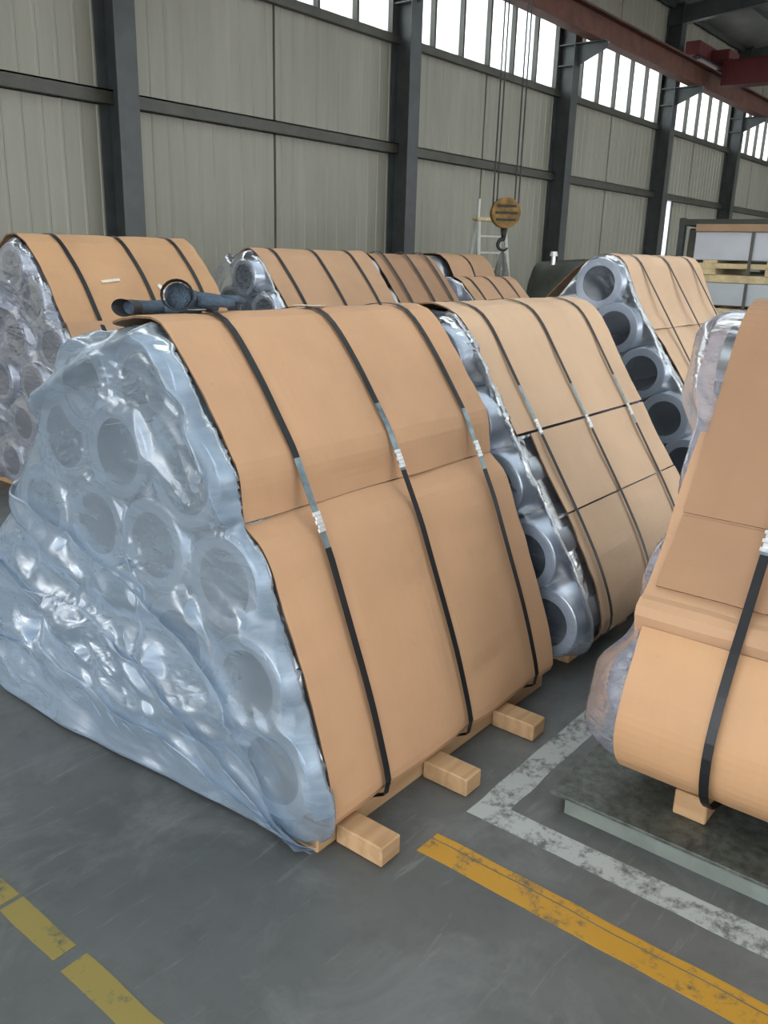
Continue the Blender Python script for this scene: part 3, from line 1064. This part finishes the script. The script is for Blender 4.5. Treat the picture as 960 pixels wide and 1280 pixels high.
pF = [(5.4, 1.28), (5.22, 1.36), (5.05, 1.375), (4.86, 1.2), (4.7, 1.02)]
pFb = [(4.74, 1.07), (4.55, 0.8), (4.3, 0.4), (4.22, 0.15), (4.26, 0.09)]
outF = [(5.1, 1.4), (4.95, 1.33), (4.8, 1.18), (4.55, 0.85), (4.3, 0.45), (4.2, 0.12), (4.3, 0.06), (5.9, 0.06), (6.0, 0.3), (5.8, 0.8), (5.5, 1.25), (5.3, 1.38)]
rl = stack(pF + pFb[1:], 5.15, 0.15, (0.24, 0.5, 0.76, 1.0), 9, -0.05) + [(5.12, 1.225, 0.15, -0.08)]
bundle('low cardboard bundle with a blue grey coil end, far off in the back row', (7.5, 5.1, 0), 1.1, 5.1,
       [(pFb, 0.0, 1.1, 'card_e', 0.0, 2), (pF, 0.0, 1.1, 'card_e', 0.008, 1)], rl,
       [(0.2, None), (0.55, None), (0.9, None)], pF[:-1] + pFb[1:],
       dict(outline=outF, mat='film_grey', seed=41.0, NR=50, NA=140, centre=(5.12, 0.6)),
       skids=[(x, x + 0.09, 4.2, 5.9, 0.001, 0.062) for x in (0.05, 0.5, 0.95)], strap_w=0.03)

pG = [(7.1, 1.5), (6.9, 1.59), (6.6, 1.6), (6.45, 1.5), (6.36, 1.34), (6.3, 1.2)]
pGb = [(6.3, 1.2), (6.2, 0.9), (6.05, 0.45), (6.0, 0.15), (6.04, 0.09)]
rl = [(6.72, 1.32, 0.26, -0.32), (6.5, 0.8, 0.26, -0.3), (7.05, 0.8, 0.26, -0.3), (6.35, 0.345, 0.26, -0.3), (6.9, 0.345, 0.26, -0.3), (7.45, 0.345, 0.26, -0.3)]
bundle('dull brown bundle with one big dark coil end, farthest back before the ladder', (9.35, 6.8, 0), 1.0, 6.8,
       [(pGb, 0.0, 1.0, 'card_c', 0.0, 2), (pG, 0.0, 1.0, 'card_e', 0.008, 1)], rl,
       [(0.5, None)], pG[:-1] + pGb[1:], None,
       skids=[(x, x + 0.09, 6.0, 7.6, 0.001, 0.062) for x in (0.05, 0.5, 0.9)], strap_w=0.03, bore=0.62)

# ---- right foreground bundle, turned across the others, on the steel platform
PZ = 0.06
pa = [(3.35, 1.30), (3.05, 1.45), (2.85, 1.475), (2.745, 1.435), (2.675, 1.32), (2.605, 1.158), (2.52, 1.01), (2.452, 0.885)]
pa2 = [(2.445, 0.877), (2.40, 0.81), (2.30, 0.695)]
pb = [(2.68, 1.20), (2.565, 1.06), (2.46, 0.90), (2.405, 0.80), (2.30, 0.675), (2.225, 0.655), (2.245, 0.575), (2.25, 0.54)]
pc = [(2.225, 0.60), (2.19, 0.555), (2.14, 0.46), (2.105, 0.35), (2.125, 0.235), (2.19, 0.16), (2.30, 0.13), (2.42, 0.125)]
strap_p = pa[:-1] + [(2.43, 0.86), (2.30, 0.69), (2.215, 0.60)] + pc[1:]
rl = []
rnd = random.Random(11)
for (v, z, n, sp) in ((2.33, 0.335, 5, 0.36), (2.46, 0.66, 4, 0.36), (2.64, 0.97, 3, 0.36), (2.82, 1.27, 2, 0.36)):
    for k in range(n):
        rl.append((v + sp * k, z, 0.165, -0.03 + rnd.uniform(-0.01, 0.01)))
outR = [(2.85, 1.47), (2.73, 1.42), (2.58, 1.14), (2.44, 0.9), (2.28, 0.66), (2.18, 0.55), (2.10, 0.4), (2.11, 0.24), (2.2, 0.15), (2.6, 0.12), (3.9, 0.12), (4.0, 0.4), (3.8, 0.8), (3.5, 1.2), (3.2, 1.46)]
skids = [(u, u + 0.095, 2.21, 3.95, PZ + 0.001, PZ + 0.08) for u in (0.16, 0.62, 1.08)]
bundle('brown cardboard bundle with dark blue strap standing on a steel platform at the right', (2.9, 0.8, 0), 1.25, 2.9,
       [(pc, 0.0, 1.25, 'card_d', 0.0, 2), (pb, -0.028, 1.25, 'card_e', 0.004, 1), (pa, 0.004, 1.25, 'card_c', 0.016, 1), (pa2, 0.004, 1.25, 'card_c', 0.012, 0)], rl,
       [(0.265, 0.87), (1.0, 0.87)], strap_p,
       dict(outline=outR, mat='film_grey', seed=52.0, prof_u=-0.07, amp=0.01, big=0.02, sag=0.04, face=-0.02, NR=90, NA=220, centre=(2.95, 0.65),
            ridges=[([(2.75, 1.2), (2.85, 1.36), (3.0, 1.4)], 0.12, 0.09), ([(2.22, 0.45), (2.2, 0.28)], 0.09, 0.08)]),
       rotz=-math.pi / 2, skids=skids, strap_w=0.026, strap_off=0.026)

# ---- steel platform
t = NT('worn_steel_plate')
f = t.noise(t.coord((1, 1, 1)), 30.0, 6, 0.7)
MAT['plate'] = t.done(t.principled(t.ramp(f, [(0.35, (0.045, 0.052, 0.045)), (0.7, (0.14, 0.155, 0.14))]), 0.45, 0.2, t.bump(f, 0.3, 0.004)))
MAT['plate_side'] = plain('platform_side', (0.15, 0.17, 0.15), 0.6, 0, 0.25, 6)
pf = empty('steel_platform', (2.08, 0.9, 0))
boxes('top_plate', [(-0.005, 2.4, -1.9, 0.065, 0.048, 0.06)], 'plate', pf, 0.002)
boxes('base', [(0.0, 2.35, -1.88, 0.015, 0.0, 0.048)], 'plate_side', pf)
tag(pf, 'low steel platform plate on the floor under the right bundle', 'platform')


# ---- floor markings
def paint(name, color, wear=0.5, dark=(0.07, 0.075, 0.07)):
    t = NT(name)
    f = t.noise(t.coord(), 9.0, 8, 0.7, 0.3)
    g = t.noise(t.coord(), 45.0, 4, 0.7)
    k = t.math('ADD', t.math('MULTIPLY', f, 0.7), t.math('MULTIPLY', g, 0.3))
    m = t.ramp(k, [(wear - 0.06, (1, 1, 1)), (wear + 0.04, (0.12, 0.12, 0.12))])
    c = t.mix(dark, color, m)
    return t.done(t.principled(c, 0.5, 0, None, 0.3))


MAT['yellow'] = paint('worn_yellow_paint', (0.44, 0.235, 0.028), 0.58)
MAT['white'] = paint('worn_white_paint', (0.36, 0.38, 0.37), 0.54)
MAT['olive'] = paint('faded_yellow_paint', (0.25, 0.195, 0.055), 0.60)


def strip(name, rects, mat, label, group=None):
    cx = sum(r[0] + r[1] for r in rects) / (2 * len(rects))
    cy = sum(r[2] + r[3] for r in rects) / (2 * len(rects))
    bm = bmesh.new()
    for (x0, x1, y0, y1) in rects:
        # ragged outline polygon, one millimetre of paint
        n = max(4, int((abs(x1 - x0) + abs(y1 - y0)) / 0.03))
        pts = []
        cor = [(x0, y0), (x1, y0), (x1, y1), (x0, y1)]
        for (ax, ay), (bx, by) in zip(cor, cor[1:] + cor[:1]):
            m = max(1, int(math.hypot(bx - ax, by - ay) / 0.03))
            for i in range(m):
                q = i / m
                px, py = ax + (bx - ax) * q, ay + (by - ay) * q
                pts.append((px + 0.005 * nz(px, py, 1.0, 9) - cx, py + 0.005 * nz(px, py, 8.0, 9) - cy))
        lo = [bm.verts.new((a, b, 0.0)) for a, b in pts]
        hi = [bm.verts.new((a, b, 0.0012)) for a, b in pts]
        bm.faces.new(hi)
        for i in range(len(pts)):
            j = (i + 1) % len(pts)
            bm.faces.new((lo[i], lo[j], hi[j], hi[i]))
    bmesh.ops.triangulate(bm, faces=[f for f in bm.faces if len(f.verts) > 4])
    o = link_obj(name, bm_mesh(name, bm), mat, None, (cx, cy, 0))
    tag(o, label, 'floor marking', group)
    return o


strip('floor_line', [(1.655, 1.722, -1.2, 1.15), (1.727, 1.752, -1.2, 1.15)], 'yellow', 'bright worn yellow line on the floor in front of the timber skids')
strip('floor_line', [(1.892, 1.985, -1.2, 1.045), (1.892, 3.6, 1.045, 1.14)], 'white', 'faded white line turning a corner between the bundles')
strip('floor_line', [(0.79, 0.85, 1.825, 2.1)], 'olive', 'faded yellow floor dash cut off by the left picture edge', 'faded yellow dashes')
strip('floor_line', [(0.79, 0.852, 1.565, 1.81)], 'olive', 'faded yellow floor dash, middle one at the lower left', 'faded yellow dashes')
strip('floor_line', [(0.785, 0.852, 0.9, 1.525)], 'olive', 'faded yellow floor dash running out of the bottom picture edge', 'faded yellow dashes')

# ------------------------------------------------------------------ gloves on the front bundle
MAT['glove_blue'] = plain('blue_grey_knit', (0.065, 0.095, 0.135), 0.85, 0, 0.45, 25, 0.6)
MAT['glove_black'] = plain('black_rubber', (0.03, 0.033, 0.036), 0.6, 0, 0.3, 20, 0.3)


def glove(loc, rotz, label, stand):
    r = empty('work_glove', loc, rotz)
    r.scale = (1.2, 1.2, 1.2)
    z = 0.018
    if stand:   # cuff stands up and opens towards the viewer
        body = [(-0.02, -0.03, 0.035), (0.0, -0.012, 0.032), (0.03, 0, 0.026), (0.08, 0.0, 0.02), (0.13, 0.0, 0.018), (0.165, 0, 0.016)]
        rad = [(0.036, 0.034), (0.034, 0.032), (0.034, 0.026), (0.042, 0.019), (0.044, 0.017), (0.036, 0.013)]
    else:
        body = [(-0.06, 0, 0.02), (-0.03, 0, 0.02), (0.02, 0.0, 0.018), (0.08, 0, 0.018), (0.13, 0.0, 0.016), (0.165, 0, 0.014)]
        rad = [(0.04, 0.02), (0.037, 0.019), (0.036, 0.018), (0.044, 0.018), (0.045, 0.016), (0.038, 0.012)]
    link_obj('palm', tube_mesh('palm', body[1:], rad[1:], 16, cap=True), 'glove_blue', r)
    c0, c1 = Vector(body[0]), Vector(body[1])
    d = (c0 - c1).normalized()
    ra = rad[0]
    link_obj('cuff', tube_mesh('cuff', [c1 - (c0 - c1) * 0.15, c1 + (c0 - c1) * 0.3, c0 - d * 0.007, c0],
                               [tuple(x * 1.03 for x in rad[1]), tuple(x * 1.04 for x in rad[1]), tuple(x * 1.04 for x in ra), tuple(x * 1.12 for x in ra)], 20, cap=False), 'glove_black', r)
    for i, (dy, ln) in enumerate(((-0.033, 0.062), (-0.011, 0.075), (0.011, 0.07), (0.033, 0.052))):
        p = [(0.15, dy * 0.9, 0.016), (0.165 + ln * 0.4, dy * 1.05, 0.018), (0.165 + ln * 0.75, dy * 1.1, 0.015), (0.165 + ln, dy * 1.12, 0.011)]
        link_obj('finger', tube_mesh('finger', p, [0.0115, 0.0115, 0.011, 0.008], 9), 'glove_blue', r)
    p = [(0.05, -0.03, 0.018), (0.08, -0.058, 0.017), (0.11, -0.072, 0.014), (0.13, -0.078, 0.012)]
    link_obj('thumb', tube_mesh('thumb', p, [0.014, 0.013, 0.012, 0.009], 9), 'glove_blue', r)
    tag(r, label, 'glove', 'work gloves on the front bundle')
    return r


glove((1.635, 2.10, 1.424), 0.15, 'blue grey work glove with its round black cuff opening facing the camera', True)
glove((1.64, 2.265, 1.395), 0.05, 'dark work glove lying flat with its cuff at the bundle corner', False)

# ------------------------------------------------------------------ hook block
MAT['hook_yellow'] = plain('greasy_yellow_paint', (0.20, 0.11, 0.02), 0.5, 0.2, 0.55, 9, 0.2)
MAT['dark_iron'] = plain('dark_iron', (0.035, 0.032, 0.03), 0.5, 0.4, 0.3, 8)
MAT['sling'] = plain('grey_webbing', (0.17, 0.165, 0.15), 0.8, 0, 0.3, 14)
hx, hy, hz = 10.76, 6.5, 2.17
hb = empty('crane_hook_block', (hx, hy, hz))
ydir = Vector((-0.65, -0.6, 0)).normalized()      # cheek plates face the gate side
side = Vector((ydir.y, -ydir.x, 0))
for s in (-0.07, 0.07):
    bm = bmesh.new()
    bm_cyl(bm, ydir * (s - 0.012), ydir * (s + 0.012), 0.2, 36)
    bm_cyl(bm, ydir * (s - 0.022), ydir * (s + 0.022), 0.05, 20)
    link_obj('cheek_plate', bm_mesh('cheek_plate', bm), 'hook_yellow', hb)
bm = bmesh.new()
for s in (-0.03, 0.03):
    bm_cyl(bm, ydir * (s - 0.022), ydir * (s + 0.022), 0.17, 28)
link_obj('sheave', bm_mesh('sheave', bm), 'dark_iron', hb)
for zz in (0.09, 0.0, -0.09):
    bm = bmesh.new()
    w = math.sqrt(0.19 ** 2 - zz ** 2) * 0.8
    bm_box(bm, ydir * 0.087 + Vector((0, 0, zz)), (2 * w, 0.02, 0.03), 0.004, Matrix.Rotation(math.atan2(side.y, side.x), 3, 'Z'))
    link_obj('guard_bar', bm_mesh('guard_bar', bm), 'dark_iron', hb)
pts = [(0, 0, -0.19), (0, 0, -0.34)] + [tuple(side * (0.075 * math.sin(a)) + Vector((0, 0, -0.42 + 0.075 * math.cos(a)))) for a in np.linspace(0, 4.2, 14)]
link_obj('hook', tube_mesh('hook', pts, [0.05, 0.03] + list(np.linspace(0.032, 0.012, 14)), 10), 'dark_iron', hb)
for a, b in ((-0.17, 0.03), (-0.13, -0.03), (0.13, 0.03), (0.17, -0.03)):
    o = side * a + ydir * b
    bm = bmesh.new()
    bm_cyl(bm, o, o + Vector((0, 0, 6.212 - hz)), 0.011, 8)
    link_obj('rope', bm_mesh('rope', bm), 'dark_iron', hb)
tag(hb, 'round greasy yellow crane hook block hanging on four ropes', 'crane hook')
base = Vector((hx, hy, hz - 0.495))
rel = [side * -0.11 + Vector((0, 0, -1.2)), side * -0.10 + Vector((0, 0, -0.75)), side * -0.06 + Vector((0, 0, -0.3)), side * -0.02 + Vector((0, 0, -0.05)), Vector((0, 0, -0.02)),
       side * 0.02 + Vector((0, 0, -0.05)), side * 0.06 + Vector((0, 0, -0.3)), side * 0.08 + Vector((0, 0, -0.75)), side * 0.09 + Vector((0, 0, -1.2))]
V, Fc = [], []
for i, p in enumerate(rel):
    w = (0.05, 0.06, 0.045, 0.02, 0.015, 0.02, 0.045, 0.06, 0.05)[i]
    for a in (-1, 1):
        for b in (-0.006, 0.006):
            V.append(p + side * (w * a) + ydir * b)
for i in range(len(rel) - 1):
    q = 4 * i
    for m, n_ in ((0, 1), (1, 3), (3, 2), (2, 0)):
        Fc.append((q + m, q + n_, q + 4 + n_, q + 4 + m))
Fc += [(0, 2, 3, 1), tuple(len(V) - 4 + k for k in (0, 1, 3, 2))]
so = link_obj('lifting_sling', mesh('lifting_sling', V, Fc, True), 'sling', None, base)
tag(so, 'grey webbing lifting sling hanging doubled from the crane hook', 'sling')

# ------------------------------------------------------------------ step ladder
MAT['ladder'] = plain('white_ladder_paint', (0.55, 0.55, 0.5), 0.5, 0, 0.15, 5)
ld = empty('step_ladder', (13.6, 8.5, 0), math.radians(-35))
for sx in (-0.24, 0.24):
    for sy, nm in ((-0.55, 'front_rail'), (0.55, 'rear_rail')):
        bm = bmesh.new()
        bm_cyl(bm, (sx * 1.5, sy, 0), (sx, sy * 0.08, 2.2), 0.035, 8)
        link_obj(nm, bm_mesh(nm, bm), 'ladder', ld)
for k in range(1, 8):
    f = k / 8
    boxes('step', [(-0.24 * (1.5 - 0.5 * f), 0.24 * (1.5 - 0.5 * f), -0.55 * (1 - 0.92 * f) - 0.04, -0.55 * (1 - 0.92 * f) + 0.04, 2.2 * f - 0.015, 2.2 * f + 0.015)], 'ladder', ld)
boxes('top_cap', [(-0.3, 0.3, -0.12, 0.12, 2.18, 2.24)], 'timber_pale', ld, 0.01)
for sx in (-0.26, 0.2):
    boxes('hand_rail', [(sx, sx + 0.04, -0.03, 0.03, 2.24, 2.55)], 'ladder', ld, 0.005)
tag(ld, 'white step ladder standing behind the crane hook against the wall', 'ladder')

# ------------------------------------------------------------------ bag, tarp-covered machine
MAT['bag'] = plain('grey_plastic_bag', (0.30, 0.31, 0.33), 0.35, 0, 0.35, 5, 0.5)
MAT['tarp'] = plain('dark_olive_tarp', (0.055, 0.06, 0.045), 0.6, 0, 0.4, 3, 0.3)
MAT['tarp_brown'] = plain('brown_cover', (0.10, 0.075, 0.055), 0.6, 0, 0.4, 4)


def lump(name, rx, ry, h, seed, nseg=40, nring=24, bulge=0.12, power=2.5):
    V, Fc = [], []
    for i in range(nring + 1):
        t = i / nring
        f = (1 - t ** power) ** (1 / power) if t < 1 else 0.02
        for k in range(nseg):
            a = 2 * math.pi * k / nseg
            ca, sa = math.cos(a), math.sin(a)
            w = 1 + bulge * noise.noise(Vector((ca * 1.8, sa * 1.8, t * 3 + seed)))
            V.append((rx * f * w * math.copysign(abs(ca) ** 0.7, ca), ry * f * w * math.copysign(abs(sa) ** 0.7, sa), h * t * (1 + 0.05 * noise.noise(Vector((ca * 2, sa * 2, seed))))))
    for i in range(nring):
        for k in range(nseg):
            k2 = (k + 1) % nseg
            Fc.append((i * nseg + k, i * nseg + k2, (i + 1) * nseg + k2, (i + 1) * nseg + k))
    Fc.append(tuple(nring * nseg + k for k in range(nseg)))
    Fc.append(tuple(range(nseg - 1, -1, -1)))
    return mesh(name, V, Fc, True)


bgo = link_obj('plastic_bag', lump('plastic_bag', 0.42, 0.4, 1.5, 3.0, bulge=0.4), 'bag', None, (17.4, 9.3, 0))
tag(bgo, 'light grey full plastic bag leaning by the third column', 'bag')
mc = empty('covered_machine', (13.6, 6.6, 0))
link_obj('cover', lump('cover', 1.25, 0.7, 1.56, 8.0, bulge=0.1, power=7), 'tarp', mc)
bm = bmesh.new()
bm_cyl(bm, (-0.95, 0.1, 1.45), (-0.95, 0.1, 1.62), 0.035, 14)
bm_cyl(bm, (-0.95, 0.1, 1.62), (-0.95, 0.1, 1.69), 0.065, 14, 0.05)
link_obj('silver_fitting', bm_mesh('silver_fitting', bm), 'seal', mc)  # small silver thing of unknown use on the cover
tag(mc, 'dark machine under an olive cover behind the third bundle', 'machine')

# ------------------------------------------------------------------ stacked white sheet packs at the right
MAT['pack_white'] = plain('white_wrapped_sheets', (0.46, 0.47, 0.50), 0.5, 0, 0.1, 2)
MAT['pack_top'] = plain('brown_board_top', (0.30, 0.19, 0.11), 0.7, 0, 0.2, 3)
MAT['pack_side'] = plain('grey_wrapped_sheets', (0.42, 0.45, 0.47), 0.5, 0, 0.1, 2)
PX, PY1, PY0 = 9.0, 3.2, 0.6


def pack(z, h, mat, label, top=False):
    r = empty('sheet_pack', (PX, (PY0 + PY1) / 2, z))
    w = (PY1 - PY0) / 2
    ph = 0.215
    # pallet: bottom boards, bearers, deck boards
    boxes('pallet_board', [(0, 0.10, -w, w, 0.001, 0.075)], 'timber_pale', r, 0.004)
    boxes('pallet_board', [(0, 0.10, -w, w, 0.135, ph - 0.03)], 'timber_pale', r, 0.004)
    boxes('pallet_board', [(1.0, 1.1, -w, w, 0.001, 0.075)], 'timber_pale', r, 0.004)
    boxes('pallet_board', [(1.0, 1.1, -w, w, 0.135, ph - 0.03)], 'timber_pale', r, 0.004)
    for y in (-w + 0.05, -w / 3, w / 3, w - 0.25):
        boxes('bearer', [(-0.03, 1.1, y, y + 0.14, 0.075, 0.135)], 'timber_pale', r, 0.004)
        boxes('deck_block', [(0, 1.1, y, y + 0.14, ph - 0.03, ph)], 'timber_pale', r)
    boxes('sheets', [(0.01, 1.15, -w - 0.03, w, ph, ph + h)], mat, r, 0.006)
    if top:
        boxes('lid_board', [(-0.02, 1.18, -w - 0.06, w + 0.0, ph + h, ph + h + 0.07)], 'pack_top', r, 0.004)
    for y in (-w * 0.25, w * 0.55):
        boxes('strap', [(-0.034, -0.03, y, y + 0.03, 0.075, ph + h)], 'girt', r)
    tag(r, label, 'sheet pack', 'stacked sheet packs')


pack(0.0, 0.27, 'pack_side', 'white sheet pack on timber, lowest of its stack at the right')
pack(0.485, 0.27, 'pack_side', 'white sheet pack on timber, second from the bottom of its stack')
pack(0.97, 0.22, 'pack_side', 'grey white sheet pack on timber, just under the topmost pack')
pack(1.405, 0.27, 'pack_white', 'white sheet pack with brown lid board, topmost of its stack', True)

dk = empty('dark_rack', (15.5, 4.6, 0))
for xx in (0.0, 1.2):
    for yy in (-3.5, -1.0, 1.15):
        boxes('post', [(xx - 0.05, xx + 0.05, yy - 0.05, yy + 0.05, 0, 2.32)], 'col_steel', dk)
for zz in (0.6, 1.5, 2.2):
    boxes('shelf', [(-0.06, 1.26, -3.6, 1.2, zz, zz + 0.1)], 'girt', dk)
boxes('load', [(0.05, 1.15, -3.4, 1.05, 1.6, 2.15)], 'tarp', dk, 0.02)
boxes('load', [(0.05, 1.15, -3.4, 1.05, 0.7, 1.45)], 'tarp', dk, 0.02)
tag(dk, 'dark steel rack far behind the stacked white packs', 'rack')
